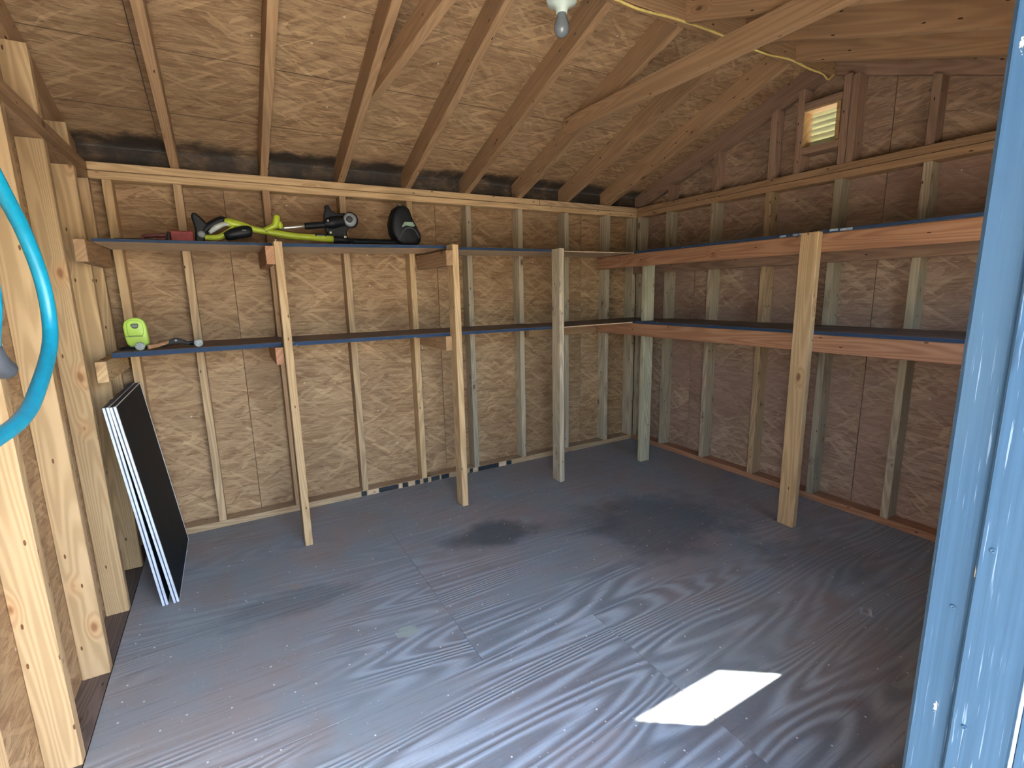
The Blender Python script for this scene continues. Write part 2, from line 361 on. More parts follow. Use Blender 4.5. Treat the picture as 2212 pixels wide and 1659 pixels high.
def lathe(name, prof, c, mat, parent=None, axis='z', seg=24, smooth=True):
    bm = bmesh.new(); rings = []
    for r, h in prof:
        ring = []
        for s in range(seg):
            a = 2*math.pi*s/seg; x, y = r*math.cos(a), r*math.sin(a)
            v = {'z': (x, y, h), 'y': (x, h, y), 'x': (h, x, y)}[axis]; ring.append(bm.verts.new([p+q for p, q in zip(c, v)]))
        rings.append(ring)
    for A, B in zip(rings, rings[1:]):
        for s in range(seg): bm.faces.new((A[s], A[(s+1) % seg], B[(s+1) % seg], B[s]))
    bm.faces.new(rings[0][::-1]); bm.faces.new(rings[-1]); bmesh.ops.recalc_face_normals(bm, faces=bm.faces); bm.normal_update(); setuv(bm, (1, 0, 0))
    return obj(name, bm, mat, parent, smooth)
def thing(name, loc, label, cat, group=None):
    o = bpy.data.objects.new(name, None); COL.objects.link(o); o.location = loc; o.empty_display_size = .1
    o['label'] = label; o['category'] = cat
    if group: o['group'] = group
    return o
def tag(o, label, cat):
    o['label'] = label; o['category'] = cat; return o
def struct(o, label): o['kind'] = 'structure'; o['label'] = label; o['category'] = o.name.split('_')[0]; return o

# ------------------------------------------------------------------ dimensions
H = 1.95; FY = -2.86; XL = -3.50; T = .089; W2 = .038; SL = .345; RY = -1.43
xs = [-3.148+.4064*k for k in range(8)]
def lo(y): return H - SL*y if y > RY else H - SL*(2*RY-y)      # underside of the rafters
def hi(y): return lo(y)+.128
OUTY, OUTF, OUTL, OUTR = .111, -2.971, -3.601, .111

# ------------------------------------------------------------------ floor and ground
fl = struct(box('floor', (OUTL, OUTF, -.14), (OUTR, OUTY, -.008), M_SUB, bv=0), 'worn grey-painted plywood shed floor')
for (x0, x1, y0, y1) in ((-3.497, -1.0487, -.5037, .085), (-1.0478, .087, -.5037, .085), (-3.497, -2.3412, -1.7236, -.505), (-2.3398, .087, -1.7236, -.505),
                         (-3.497, -1.8412, -2.94, -1.7242), (-1.8398, .087, -2.94, -1.7242)):
    box('plywood_sheet', (x0, y0, -.0079), (x1, y1, 0), M_FLOOR, fl, bv=.0005, l=(1, 0, 0))
box('plywood_sheet', (-3.60, -2.94, -.0079), (-3.5005, .085, -.002), M_SUB, fl, bv=.001, l=(0, 1, 0))
gr = struct(box('ground', (-14, -22, -.30), (12, 8, -.20), M_GROUND, bv=0), 'pale gravel ground outside the shed')
box('foundation', (-3.59, -2.96, -.20), (.10, .10, -.14), M_SUB, fl, bv=0)

# ------------------------------------------------------------------ back wall
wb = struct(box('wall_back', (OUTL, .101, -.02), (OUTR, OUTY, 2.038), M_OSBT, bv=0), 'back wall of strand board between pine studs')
for (x0, x1) in ((-3.579, -2.9465), (-2.9435, -1.7275), (-1.7245, -.5085), (-.5055, .089)):
    box('strand_board_panel', (x0, .0895, .0), (x1, .1008, 1.95), M_OSB, wb, bv=.001, l=(1, 0, 0))
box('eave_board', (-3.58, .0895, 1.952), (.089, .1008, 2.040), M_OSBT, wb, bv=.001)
box('bottom_plate', (XL, 0, .0), (.0, T, .038), STUD, wb)
box('top_plate', (XL, 0, H-.0765), (-.0, T, H-.0400), PINED, wb, .003)
box('top_plate', (XL, 0, H-.0375), (-.95, T, H), PINED, wb, .003)
box('top_plate', (-.948, 0, H-.038), (T, T, H), STUD, wb)
matk = [STUD, RAFT, STUD, PINED, STUDG, STUDG, STUDG, STUDG]
for k, x in enumerate(xs): box('stud', (x-W2/2, 0, .038), (x+W2/2, T, H-.0767), matk[k], wb)
box('stud', (-.04, 0, .038), (-.002, T, H-.0767), STUDG, wb)
box('stud', (-3.452, 0, .038), (-3.414, T, H-.0767), PINED, wb)
for (a, b) in ((-2.365, -2.330), (-2.249, -2.118), (-2.088, -2.050), (-1.999, -1.965), (-1.940, -1.906), (-1.882, -1.820), (-1.806, -1.748), (-1.585, -1.56), (-1.515, -1.345), (-1.277, -1.233)):
    box('black_marking', (a, -.0012, .003), (b, .0002, .035), M_TAPE, wb, bv=0)
for (a, b) in ((-2.322, -2.254), (-2.114, -2.092), (-2.045, -2.004), (-1.555, -1.52), (-1.340, -1.282)):
    box('pale_marking', (a, -.0010, .004), (b, .0002, .034), M_PLY, wb, bv=0)

# ------------------------------------------------------------------ right wall with gable
def gable_poly(z0):
    return [(OUTF, z0), (OUTY, z0), (OUTY, hi(.0)-.04), (RY, hi(RY)), (OUTF, hi(.0)-.04)]
VY0, VY1, VZ0, VZ1 = -1.510, -1.325, 2.085, 2.283     # vent opening
def wall_side(name, x0, x1, mats, vent, label):
    bm = bmesh.new()
    def add(poly):
        A = [bm.verts.new((x0, y, z)) for y, z in poly]; B = [bm.verts.new((x1, y, z)) for y, z in poly]; n = len(poly)
        bm.faces.new(A); bm.faces.new(B[::-1])
        for i in range(n): bm.faces.new((A[i], B[i], B[(i+1) % n], A[(i+1) % n]))
    g = lambda y: hi(y) + .001
    if vent:
        add([(OUTF, -.02), (VY0, -.02), (VY0, g(VY0)), (OUTF, g(OUTF))]); add([(VY1, -.02), (OUTY, -.02), (OUTY, g(OUTY)), (VY1, g(VY1))])
        add([(VY0, -.02), (VY1, -.02), (VY1, VZ0), (VY0, VZ0)]); add([(VY0, VZ1), (VY1, VZ1), (VY1, g(VY1)), (RY, g(RY)), (VY0, g(VY0))])
    else: add([(OUTF, -.02), (OUTY, -.02), (OUTY, g(OUTY)), (RY, g(RY)), (OUTF, g(OUTF))])
    bmesh.ops.recalc_face_normals(bm, faces=bm.faces); bm.normal_update(); setuv(bm, (0, 1, 0))
    return struct(obj(name, bm, mats), label)
wr = wall_side('wall_right', .101, OUTR, M_OSBT, True, 'right gable wall of strand board and weathered studs')
for (y0, y1) in ((-.529, .089), (-1.7435, -.532), (-2.95, -1.7465)):
    box('strand_board_panel', (.0895, y0, 0), (.1008, y1, 1.952), M_OSBR, wr, bv=.001, l=(0, 1, 0))
def gp(y0, y1, z0=1.9545, z1=None):
    if z1: pts = [(y0, z0), (y1, z0), (y1, z1), (y0, z1)]
    else:
        pts = [(y0, z0), (y1, z0), (y1, hi(y1)-.001)]
        if y0 < RY < y1: pts.append((RY, hi(RY)-.001))
        pts.append((y0, hi(y0)-.001))
    prism('strand_board_panel', pts, 0, .0895, .1008, M_OSBG, wr, (0, 1, 0), .001)
gp(-.529, .089); gp(VY1+.001, -.532); gp(-1.7435, VY0-.001); gp(-2.95, -1.7465)
gp(VY0, VY1, 1.9545, VZ0-.001); gp(VY0, VY1, VZ1+.001)
ys = [-.329-.4064*k for k in range(6)]
box('bottom_plate', (0, FY, 0), (T, -.001, .038), BEAM, wr)
box('top_plate', (0, FY, H-.0765), (T, -.001, H-.0400), RAFT, wr)
box('top_plate', (0, FY, H-.038), (T, -.001, H), RAFT, wr)
box('stud', (0, -.043, .038), (T, -.005, H-.0767), STUDG, wr)
for k, y in enumerate(ys): box('stud', (0, y-W2/2, .038), (T, y+W2/2, H-.0767), [STUDG, STUDG, STUD, STUDG, STUDG, STUDG][k], wr)
for y, w in ((-.729, W2), (-1.135, W2), (-1.945, W2), (-2.35, W2), (-.33, W2)):
    prism('gable_stud', [(y-w/2, H), (y+w/2, H), (y+w/2, lo(y+w/2)), (y-w/2, lo(y-w/2))], 0, .012, T, GABLE if y > -2 else GABLE, wr, (0, 0, 1))
for y, w in ((-1.306, .038), (-1.550, .038), (-1.590, .036)):
    box('gable_stud', (0, y-w/2, H), (T, y+w/2, lo(y)-.0), GABLE, wr)
box('vent_header', (0, -1.530, 2.285), (T, -1.326, 2.323), GABLE, wr); box('vent_sill', (0, -1.530, 2.045), (T, -1.326, 2.083), GABLE, wr)
v = thing('gable_vent', (.06, -1.418, 2.085), 'small louvred gable vent with pale translucent slats glowing in daylight', 'vent')
bm = bmesh.new()
for a, b in (((.0, VY0-.016, 2.087), (.104, VY0+.004, 2.283)), ((.0, VY1-.004, 2.087), (.104, VY1-.0005, 2.283)), ((.0, VY0+.004, 2.275), (.104, VY1-.004, 2.2845)), ((.06, VY0+.004, 2.0855), (.104, VY1-.004, 2.094))): bm_box(bm, a, b)
bm.normal_update(); setuv(bm, (0, 1, 0)); obj('vent_frame', bm, lumber('vent_frame_wood', (.36, .22, .10), (.44, .28, .13), (.2, .1, .04), .05), v)
for i in range(6):
    z = 2.084+i*.0325
    prism('slat', [(.070, z+.038), (.073, z+.040), (.100, z+.002), (.097, z)], 1, VY0+.005, VY1-.005, M_VENT, v, (0, 1, 0), 0)
    # slats slope down to the outside
# ------------------------------------------------------------------ left wall
wlf = wall_side('wall_left', OUTL, -3.591, M_OSBT, False, 'left gable wall of strand board and bright pine studs')
for (y0, y1) in ((-.9215, .089), (-2.1375, -.9245), (-2.95, -2.1405)):
    prism('strand_board_panel', [(y0, 0), (y1, 0), (y1, hi(y1)-.002)] + ([(RY, hi(RY)-.002)] if y0 < RY < y1 else []) + [(y0, hi(y0)-.002)], 0, -3.5908, -3.5795, M_OSB, wlf, (0, 1, 0), .001)
yl = [-.249-.4064*k for k in range(7)]
for k, y in enumerate(yl):
    box('stud', (-3.579, y-.019, -.002), (XL, y+.019, H-.0767), PINE if k else PINED, wlf)
box('stud', (-3.579, .002, -.002), (XL-.001, .040, H-.0767), PINED, wlf)
box('top_plate', (-3.579, FY, H-.0765), (XL, -.001, H-.0400), RAFT, wlf); box('top_plate', (-3.579, FY, H-.038), (XL, -.001, H), RAFT, wlf)
for y in yl[:6]:
    prism('gable_stud', [(y-.019, H), (y+.019, H), (y+.019, lo(y+.019)), (y-.019, lo(y-.019))], 0, -3.579, -3.50, PINED, wlf, (0, 0, 1))

# ------------------------------------------------------------------ roof
rf = struct(prism('ceiling', [(.21, hi(.21)+.014), (RY, hi(RY)+.014), (-3.07, hi(-3.07)+.014), (-3.07, hi(-3.07)+.03), (RY, hi(RY)+.032), (.21, hi(.21)+.03)], 0, -3.72, .23, M_SHING, bv=0), 'pitched shed roof of strand board on rafters')
def panel_row(ya, yb, seams):
    e = [-3.60]+sorted(seams)+[.20]
    for a, b in zip(e, e[1:]):
        bm = bmesh.new(); sgn = 1
        x0, x1 = a+.0015, b-.0015
        pts = [(ya, hi(ya)+.001), (yb, hi(yb)+.001), (yb, hi(yb)+.0125), (ya, hi(ya)+.0125)]
        A = [bm.verts.new((x0, *p)) for p in pts]; B = [bm.verts.new((x1, *p)) for p in pts]
        bm.faces.new(A); bm.faces.new(B[::-1])
        for i in range(4): bm.faces.new((A[i], B[i], B[(i+1) % 4], A[(i+1) % 4]))
        bmesh.ops.recalc_face_normals(bm, faces=bm.faces)
        uvl = bm.loops.layers.uv.verify(); ou = random.uniform(0, 50)
        for f in bm.faces:
            for l_ in f.loops: l_[uvl].uv = (l_.vert.co.x+ou, (l_.vert.co.y+.945)*1.0579+.3935*20)
        obj('roof_panel', bm, M_OSBC, rf)
panel_row(-.9430, .20, [-1.116, -3.2]); panel_row(-1.4285, -.9475, [-2.335])
panel_row(-3.06, -1.9175, [-1.929]); panel_row(-1.9130, -1.4315, [-2.742, -.71])
def rafter(x, mat=RAFT, w=W2):
    for s in (0, 1):
        m = (lambda y: y) if not s else (lambda y: 2*RY-y)
        pts = [(m(RY+.0195), lo(RY+.0195)), (m(0), H), (m(.088), H), (m(.088), hi(.088)), (m(RY+.0195), hi(RY+.0195))]
        l = Vector((0, 1, -SL if not s else SL))
        prism('rafter', pts, 0, x-w/2, x+w/2, mat, rf, l)
for k, x in enumerate(xs): rafter(x)
rafter(.069, GABLE); rafter(-3.559, RAFT)
box('ridge_board', (-3.58, RY-.019, lo(RY)-.004), (.088, RY+.019, hi(RY)-.008), RAFT, rf)
for x, s in ((xs[5], -1), (xs[2], 1)):
    a = x-W2/2-W2 if s < 0 else x+W2/2
    z0, z1 = 2.192, 2.281
    pts = [(-.64, z0), (-.585, z0+.04), (-.605, z1), (2*RY+.605, z1), (2*RY+.585, z0+.04), (2*RY+.64, z0)]
    prism('collar_tie', pts, 0, a+.0004, a+W2, RAFT, rf, (0, 1, 0))

# ------------------------------------------------------------------ front wall (behind the picture plane) with door opening and a window added for the floor sun patch
DX0, DX1, DZ = -3.42, -2.12, 1.86
WX0, WX1, WZ0, WZ1 = -1.115, -.555, 1.128, 1.63  # added opening, sized so the sun throws its patch on the floor
bm = bmesh.new()
for a, b in (((OUTL, -.02), (DX0, 2.03)), ((DX0, DZ), (DX1+.02, 2.03)), ((DX1+.02, -.02), (WX0, 2.03)), ((WX0, -.02), (WX1, WZ0)), ((WX0, WZ1), (WX1, 2.03)), ((WX1, -.02), (OUTR, 2.03))):
    bm_box(bm, (a[0], OUTF, a[1]), (b[0], -2.951, b[1]))
bm.normal_update(); setuv(bm, (0, 0, 1))
wf = struct(obj('wall_front', bm, M_BLUE), 'blue front wall with the open doorway')
for a, b in (((OUTL, 0), (DX0, H)), ((DX1+.04, 0), (WX0, H)), ((WX0, 0), (WX1, WZ0)), ((WX0, WZ1), (WX1, H)), ((WX1, 0), (.0, H)), ((DX0, DZ), (DX1+.04, H))):
    box('stud_panel', (max(a[0], -3.578), -2.9505, max(a[1], 0)), (b[0], FY, b[1]), PINED, wf, bv=.001, l=(0, 0, 1))
d1 = struct(bpy.data.objects.new('door_1', None), 'blue-painted scuffed door frame of the shed'); COL.objects.link(d1); d1.location = (DX1, -2.93, 0)
box('jamb_board', (DX1, -2.912, -.008), (DX1+.038, FY, DZ), M_BLUE, d1, bv=.006, l=(0, 0, 1))
box('stop_board', (DX1-.012, -2.979, -.16), (DX1+.018, -2.9125, DZ), M_BLUE, d1, bv=.003, l=(0, 0, 1))
tube('pale_edge_line', [(DX1-.0135, -2.981, -.15), (DX1-.0135, -2.981, .9), (DX1-.0135, -2.981, DZ)], .0022, M_WHITE, d1, 8, 1)  # thin pale strip along the outer edge of the stop board
box('casing_board', (DX1-.009, -3.000, -.16), (DX1+.085, -2.9815, DZ+.08), M_BLUE, d1, bv=.002, l=(0, 0, 1))
box('casing_board', (DX0-.085, -3.000, -.16), (DX0+.0, -2.975, DZ+.08), M_BLUE, d1, bv=.002, l=(0, 0, 1))
box('head_casing', (DX0+.001, -3.000, DZ), (DX1-.010, -2.975, DZ+.08), M_BLUE, d1, bv=.002)
for y, z in ((-2.930, .66), (-2.928, .94), (-2.893, .83), (-2.94, 1.45)):
    lathe('screw', [(.0035, 0), (.0035, -.0012), (.0015, -.0018), (.0012, -.0010)], (DX1-(.012 if y < -2.9125 else 0), y, z), M_BLUE, d1, 'x', 12)
w1 = struct(bpy.data.objects.new('window_added_1', None), 'plain window opening added in the unseen front wall to let in the floor sun patch'); COL.objects.link(w1); w1.location = (-.835, -2.93, 1.1)
for a, b in (((WX0-.06, -2.99, WZ0-.06), (WX1+.06, -2.972, WZ0-.001)), ((WX0-.06, -2.99, WZ1+.001), (WX1+.06, -2.972, WZ1+.06)), ((WX0-.06, -2.99, WZ0), (WX0-.001, -2.972, WZ1)), ((WX1+.001, -2.99, WZ0), (WX1+.06, -2.972, WZ1))):
    box('added_window_frame', a, b, M_BLUE, w1)

# ------------------------------------------------------------------ shelving along the back wall
sb = thing('shelving_unit', (-2.2, -.45, 0), 'two-tier wooden shelves on three thin posts along the back wall', 'shelf')
def shelf(name, x0, x1, za, zb, th, mats, parent, y0=-.4105, y1=-.001, edge=True):
    bm = bmesh.new(); fs = bm_box(bm, (x0, y0, 0), (x1, y1, th)); bm.normal_update(); setuv(bm, (1, 0, 0))
    for f in bm.faces:
        f.material_index = 1 if (edge and f.normal.y < -.9) else (2 if f.normal.z < -.9 or (not edge and f.normal.y < -.9) else 0)
    bev(bm, .0015)
    for v_ in bm.verts: v_.co.z += za+(zb-za)*(v_.co.x-x0)/(x1-x0)
    return obj(name, bm, mats, parent)
MS = [M_TOP, M_NAVY, M_PLY]
for args in ((-3.458, -2.757, 1.545, 1.545, .014), (-2.755, -1.85, 1.541, 1.553, .018), (-1.848, -1.112, 1.547, 1.550, .016)): shelf('shelf_board', *args, MS, sb)
shelf('shelf_board', -1.110, -.002, 1.550, 1.552, .009, MS, sb, edge=False)
for args in ((-3.458, -2.757, 1.051, 1.052, .024), (-2.755, -1.85, 1.052, 1.050, .021), (-1.848, -1.112, 1.052, 1.050, .018)): shelf('shelf_board', *args, MS, sb)
shelf('shelf_board', -1.110, -.002, 1.052, 1.056, .010, MS, sb, edge=False)
posts = ((-2.774, -2.736, PINE, 1.559), (-1.864, -1.826, PINED, 1.570), (-1.132, -1.094, STUDG, 1.565))
for (x0, x1, m, zt) in posts:
    bm = bmesh.new(); bm_box(bm, (x0, -.500, 0), (x1, -.4112, zt)); bm.normal_update(); setuv(bm, (0, 0, 1)); bev(bm, .003)
    obj('post', bm, m, sb)
    for z in (1.452, .966):
        if x0 > -1.5: continue
        box('cross_bearer', (x0-.0385, -.498 if z > 1.2 else -.44, z), (x0-.0005, -.002, z+.0855), BEAM if x0 < -2 else RAFT, sb)
for z in (1.4555, .9615):
    box('cross_bearer', (XL+.001, -.525, z), (XL+.040, -.002, z+.089), RAFT if z > 1 else PINED, sb)
box('ledger', (-1.085, -.038, .966), (-.455, -.001, 1.054), RAFT, sb)

# ------------------------------------------------------------------ shelving along the right wall
sr_ = thing('shelving_unit', (-.4, -1.6, 0), 'two-tier shelves on red fir beams along the right wall under the vent', 'shelf')
def rshelf(z, th):
    bm = bmesh.new(); bm_box(bm, (-.416, FY+.002, z), (-.0015, -.4115, z+th)); bm.normal_update(); setuv(bm, (0, 1, 0))
    for f in bm.faces: f.material_index = 1 if f.normal.x < -.9 else (2 if f.normal.z < -.9 else 0)
    bev(bm, .0015); obj('shelf_board', bm, MS, sr_)
rshelf(1.550, .017); rshelf(1.054, .018)
box('beam', (-.416, FY+.002, 1.460), (-.378, -.0015, 1.5495), BEAM, sr_, .003); box('beam', (-.416, FY+.002, .965), (-.378, -.0015, 1.0535), BEAM, sr_, .003)
box('ledger', (-.038, FY+.002, 1.425), (-.001, -.002, 1.513), GABLE, sr_); box('ledger', (-.038, FY+.002, .965), (-.001, -.002, 1.053), GABLE, sr_)
box('post', (-.3775, -.497, 0), (-.2885, -.459, 1.549), GREEN, sr_, .003)
box('post', (-.4545, -1.722, 0), (-.4165, -1.633, 1.560), PINED, sr_, .003)
for (a, b, z) in ((-1.599, -1.57, 1.549), (-1.535, -1.500, 1.548), (-1.79, -1.752, 1.552), (-1.855, -1.80, 1.550), (-1.63, -1.605, 1.549)):
    box('pale_marking', (-.4169, a, z+.004), (-.4155, b, z+.014), M_WHITE, sr_, bv=0)

# ------------------------------------------------------------------ leaning black panels
pn = thing('folding_panel_set', (-3.35, -.39, 0), 'pair of black panels with ribbed silver edges leaning on the left wall studs', 'panel')
def panel(xb, xt, th, dz=0):
    """leaning board: bottom right edge at xb on the floor, top right edge at xt"""
    Lh = .888; ang = math.atan2(xb-xt, Lh); y0, y1 = -.716, -.062; ln = math.hypot(xb-xt, Lh)
    M = Matrix.Translation((xb, 0, dz)) @ Matrix.Rotation(-ang, 4, 'Y')
    bm = bmesh.new(); bm_box(bm, (-th+.0015, y0+.003, .003), (-.0015, y1-.003, ln-.003)); bm.normal_update(); setuv(bm, (0, 0, 1)); bm.transform(M)
    body = obj('panel', bm, M_BLACK, pn)
    for nm, a, b in (('edge_rail', (-th, y0-.002, 0), (-th+th*.40, y0+.006, ln)), ('edge_rail', (-th*.40, y0-.002, 0), (0, y0+.006, ln)),
                     ('edge_rail', (-th, y1-.006, 0), (0, y1+.002, ln))):
        o = box(nm, a, b, M_ALU, None, bv=.001, M=M); o.parent = body
    o = box('edge_groove', (-th*.6, y0+.0002, 0), (-th*.4, y0+.006, ln), M_ALUD, None, bv=0, M=M); o.parent = body
    for nm, a, b, m in (('end_cap', (-th, y0+.006, ln-.002), (-.003, y1-.006, ln+.001), M_CUFF), ('edge_trim', (-.003, y0+.006, ln-.003), (.0006, y1-.006, ln+.001), M_ALU),
                     ('edge_trim', (-.003, y0+.006, -.0), (.0006, y1-.006, .003), M_ALU)):
        o = box(nm, a, b, m, None, bv=.0005, M=M); o.parent = body
panel(-3.318, -3.420, .0215, .001); panel(-3.358, -3.4425, .0215, .001)
for y in (-.60, -.18): box('hinge', (-3.456, y-.02, .893), (-3.44, y+.02, .899), M_CUFF, pn, bv=.001)

# ------------------------------------------------------------------ charger on the lower shelf
ZS = 1.080
ch = thing('battery_charger', (-3.37, -.28, ZS), 'lime green plastic charger with rounded top on lower shelf beside left wall', 'charger')
cpts = [(-3.402, .006), (-3.413, .022), (-3.418, .055), (-3.420, .10), (-3.414, .122), (-3.397, .136), (-3.374, .141), (-3.350, .137), (-3.337, .124), (-3.332, .10), (-3.330, .045), (-3.328, .018), (-3.340, .006)]
def lean(z): return ZS+z
prism('body', [(x, lean(z)) for x, z in cpts], 1, -.300, -.255, M_LIMEB, ch, (0, 0, 1), .009, seg=3, smooth=True)
prism('lid', [(-3.404, lean(.058)), (-3.350, lean(.058)), (-3.343, lean(.072)), (-3.343, lean(.115)), (-3.360, lean(.129)), (-3.388, lean(.129)), (-3.405, lean(.115))], 1, -.3045, -.296, M_LIMEB, ch, (0, 0, 1), .003, seg=2, smooth=True)
prism('badge', [(-3.386, lean(.113)), (-3.362, lean(.113)), (-3.359, lean(.106)), (-3.363, lean(.094)), (-3.370, lean(.090)), (-3.380, lean(.091)), (-3.387, lean(.098)), (-3.390, lean(.107))], 1, -.3068, -.3035, M_BADGE, ch, (0, 0, 1), .001)
for i in range(4): box('badge_letter', (-3.384+i*.0052, -.3075, lean(.100)), (-3.3805+i*.0052, -.3062, lean(.1055)), M_BADGEL, ch, bv=0)
box('split_line', (-3.416, -.3012, lean(.053)), (-3.350, -.2985, lean(.0555)), M_BADGE, ch, bv=0)
box('base', (-3.43, -.32, ZS), (-3.325, -.235, ZS+.007), M_BLK, ch, .002)
tube('power_cord', [(-3.415, -.27, ZS+.006), (-3.435, -.32, ZS+.004), (-3.425, -.40, ZS+.004), (-3.38, -.415, ZS+.004), (-3.35, -.36, ZS+.004), (-3.37, -.33, ZS+.004)], .0035, M_BLK, ch, 8)
ht = thing('loppers', (-3.23, -.35, ZS), 'black-bladed cutting tool with tan handles lying on lower shelf beside the charger', 'tool')
tube('handle', [(-3.325, -.40, ZS+.010), (-3.29, -.37, ZS+.014), (-3.245, -.33, ZS+.026)], [.011, .009, .008], M_TANW, ht)
tube('handle', [(-3.30, -.20, ZS+.012), (-3.27, -.24, ZS+.018), (-3.235, -.30, ZS+.026)], [.010, .009, .007], M_TANW, ht)
prism('blade', [(-3.262, ZS+.012), (-3.245, ZS+.036), (-3.222, ZS+.041), (-3.200, ZS+.034), (-3.178, ZS+.022), (-3.152, ZS+.022), (-3.148, ZS+.012), (-3.175, ZS+.004), (-3.205, ZS+.014), (-3.235, ZS+.012), (-3.275, ZS+.002), (-3.31, ZS+.001), (-3.262, ZS+.012)][:12], 1, -.345, -.325, M_BLK, ht, bv=.003, seg=2)
tube('jaw', [(-3.235, -.32, ZS+.030), (-3.20, -.31, ZS+.022), (-3.175, -.33, ZS+.010), (-3.15, -.37, ZS+.008)], [.006, .008, .006, .003], M_BLK, ht)
lathe('pivot_bolt', [(.006, 0), (.006, -.006), (.003, -.008)], (-3.222, -.345, ZS+.030), M_GREY, ht, 'y', 14)
for i, (x, z, lab) in enumerate(((-3.349, ZS, 'clear ribbed round cap on blue shelf edge in front of the lime charger'), (-3.129, ZS, 'clear ribbed round cap standing on blue shelf edge right of the loppers'))):
    c = thing('round_cap', (x, -.435, z), lab, 'cap', 'clear round caps on the lower shelf')
    lathe('cap_body', [(.0085, -.004), (.0175, -.004), (.0185, .002), (.0175, .010), (.010, .012)], (x, -.435, z+.0185), M_GREY, c, 'y', 22)
    for a in range(8):
        an = a*math.pi/4; o = tube('rib', [(x+.006*math.cos(an), -.4395, z+.0185+.006*math.sin(an)), (x+.016*math.cos(an), -.4395, z+.0185+.016*math.sin(an))], .0012, M_GREYL, c, 6, 1)

# ------------------------------------------------------------------ tools on the upper shelf
Z1 = 1.560
Y = -.28
def P3(pts, y=Y): return [(x, y, z) for x, z in pts]
rt = thing('red_hand_saw', (-3.25, Y, Z1), 'dull red open-framed hand tool on upper shelf nearest the left wall', 'tool')
prism('frame_bar', [(-3.300, Z1+.006), (-3.296, Z1+.032), (-3.21, Z1+.040), (-3.204, Z1+.036), (-3.206, Z1+.024), (-3.285, Z1+.020), (-3.288, Z1+.006)], 1, Y-.015, Y+.02, M_DRED, rt, bv=.003)
prism('frame_foot', [(-3.238, Z1+.003), (-3.240, Z1+.020), (-3.206, Z1+.023), (-3.206, Z1+.003)], 1, Y-.015, Y+.02, M_DRED, rt, bv=.003)
box('rod', (-3.40, Y-.006, Z1+.001), (-3.18, Y+.008, Z1+.014), M_BLK, rt, .002)
rb = thing('red_tool_case', (-3.14, Y, Z1), 'plain red rectangular plastic case on upper shelf left of the lime trimmer', 'case')
box('body', (-3.187, Y-.03, Z1+.001), (-3.096, Y+.05, Z1+.052), M_RED, rb, .004)
box('end_band', (-3.200, Y-.026, Z1+.001), (-3.1872, Y+.045, Z1+.047), M_BLK, rb, .003)

tr = thing('string_trimmer', (-2.7, Y, Z1), 'lime green garden trimmer with looped rear handle and black hood lying on upper shelf', 'trimmer')
prism('foot_stand', [(-3.098, 1.684), (-3.090, 1.699), (-3.078, 1.700), (-3.062, 1.684), (-3.034, 1.650), (-3.050, 1.620), (-3.05, 1.58), (-3.06, Z1+.001), (-3.092, Z1+.001), (-3.088, 1.63)], 1, Y-.015, Y+.035, M_BLK, tr, bv=.008, seg=2, smooth=False)
tube('rear_grip', P3([(-3.062, 1.604), (-3.040, 1.630), (-3.005, 1.655), (-2.972, 1.672), (-2.952, 1.668)], Y+.012), [.017, .019, .020, .019, .014], M_BLK, tr)
tube('grip_inlay', P3([(-3.030, 1.609), (-3.006, 1.630), (-2.972, 1.650), (-2.940, 1.652)], Y-.012), [.008, .013, .012, .006], M_GREYL, tr)
lathe('dial', [(.004, .014), (.015, .012), (.016, -.014), (.011, -.020), (.002, -.021)], (-3.063, Y-.01, 1.600), M_GREY, tr, 'y', 18)
tube('guard_loop', P3([(-3.052, 1.588), (-3.030, 1.586), (-3.000, 1.588), (-2.972, 1.600), (-2.945, 1.620), (-2.92, 1.640)], Y-.015), [.011, .013, .014, .014, .012, .010], M_LIME, tr)
tube('battery', P3([(-2.968, 1.592), (-2.948, 1.598), (-2.915, 1.609), (-2.875, 1.618), (-2.853, 1.620), (-2.846, 1.620)], Y-.03), [.016, .024, .028, .029, .024, .012], M_BLK, tr, 16)
box('battery_badge', (-2.892, Y-.0605, 1.619), (-2.874, Y-.057, 1.624), M_GREYG, tr, .001, M=None)
tube('housing', P3([(-2.962, 1.668), (-2.940, 1.662), (-2.900, 1.652), (-2.835, 1.634), (-2.78, 1.625), (-2.73, 1.618), (-2.68, 1.610), (-2.62, 1.606), (-2.54, 1.603), (-2.457, 1.598)]),
     [.012, .022, .021, .015, .015, .018, .018, .017, .017, .017], M_LIME, tr, 16)
tube('front_grip', P3([(-2.79, 1.632), (-2.760, 1.645), (-2.738, 1.660), (-2.731, 1.684), (-2.728, 1.700), (-2.727, 1.708)], Y-.012), [.012, .013, .018, .017, .015, .006], M_LIME, tr, 16)
tube('front_grip_base', P3([(-2.722, 1.672), (-2.717, 1.655), (-2.712, 1.642)], Y-.008), [.014, .015, .008], M_LIME, tr, 14)
tube('coupler', P3([(-2.460, 1.597), (-2.43, 1.596), (-2.40, 1.595), (-2.36, 1.592)]), [.018, .018, .019, .012], M_BLK, tr)
box('switch_slot', (-2.552, Y-.017, 1.611), (-2.492, Y+.015, 1.622), M_BLK, tr, .002)
box('switch_line', (-2.545, Y-.0175, 1.611), (-2.505, Y-.016, 1.613), M_CREAM, tr, bv=0)
tube('blower_pipe', P3([(-2.36, 1.590), (-2.26, 1.590), (-2.15, 1.590), (-2.10, 1.592)]), [.017, .016, .017, .016], M_BLK, tr)
lathe('bolt', [(.0005, -.012), (.006, -.010), (.007, 0), (.003, .012)], (-2.399, Y-.014, 1.611), M_CREAM, tr, 'y', 14)
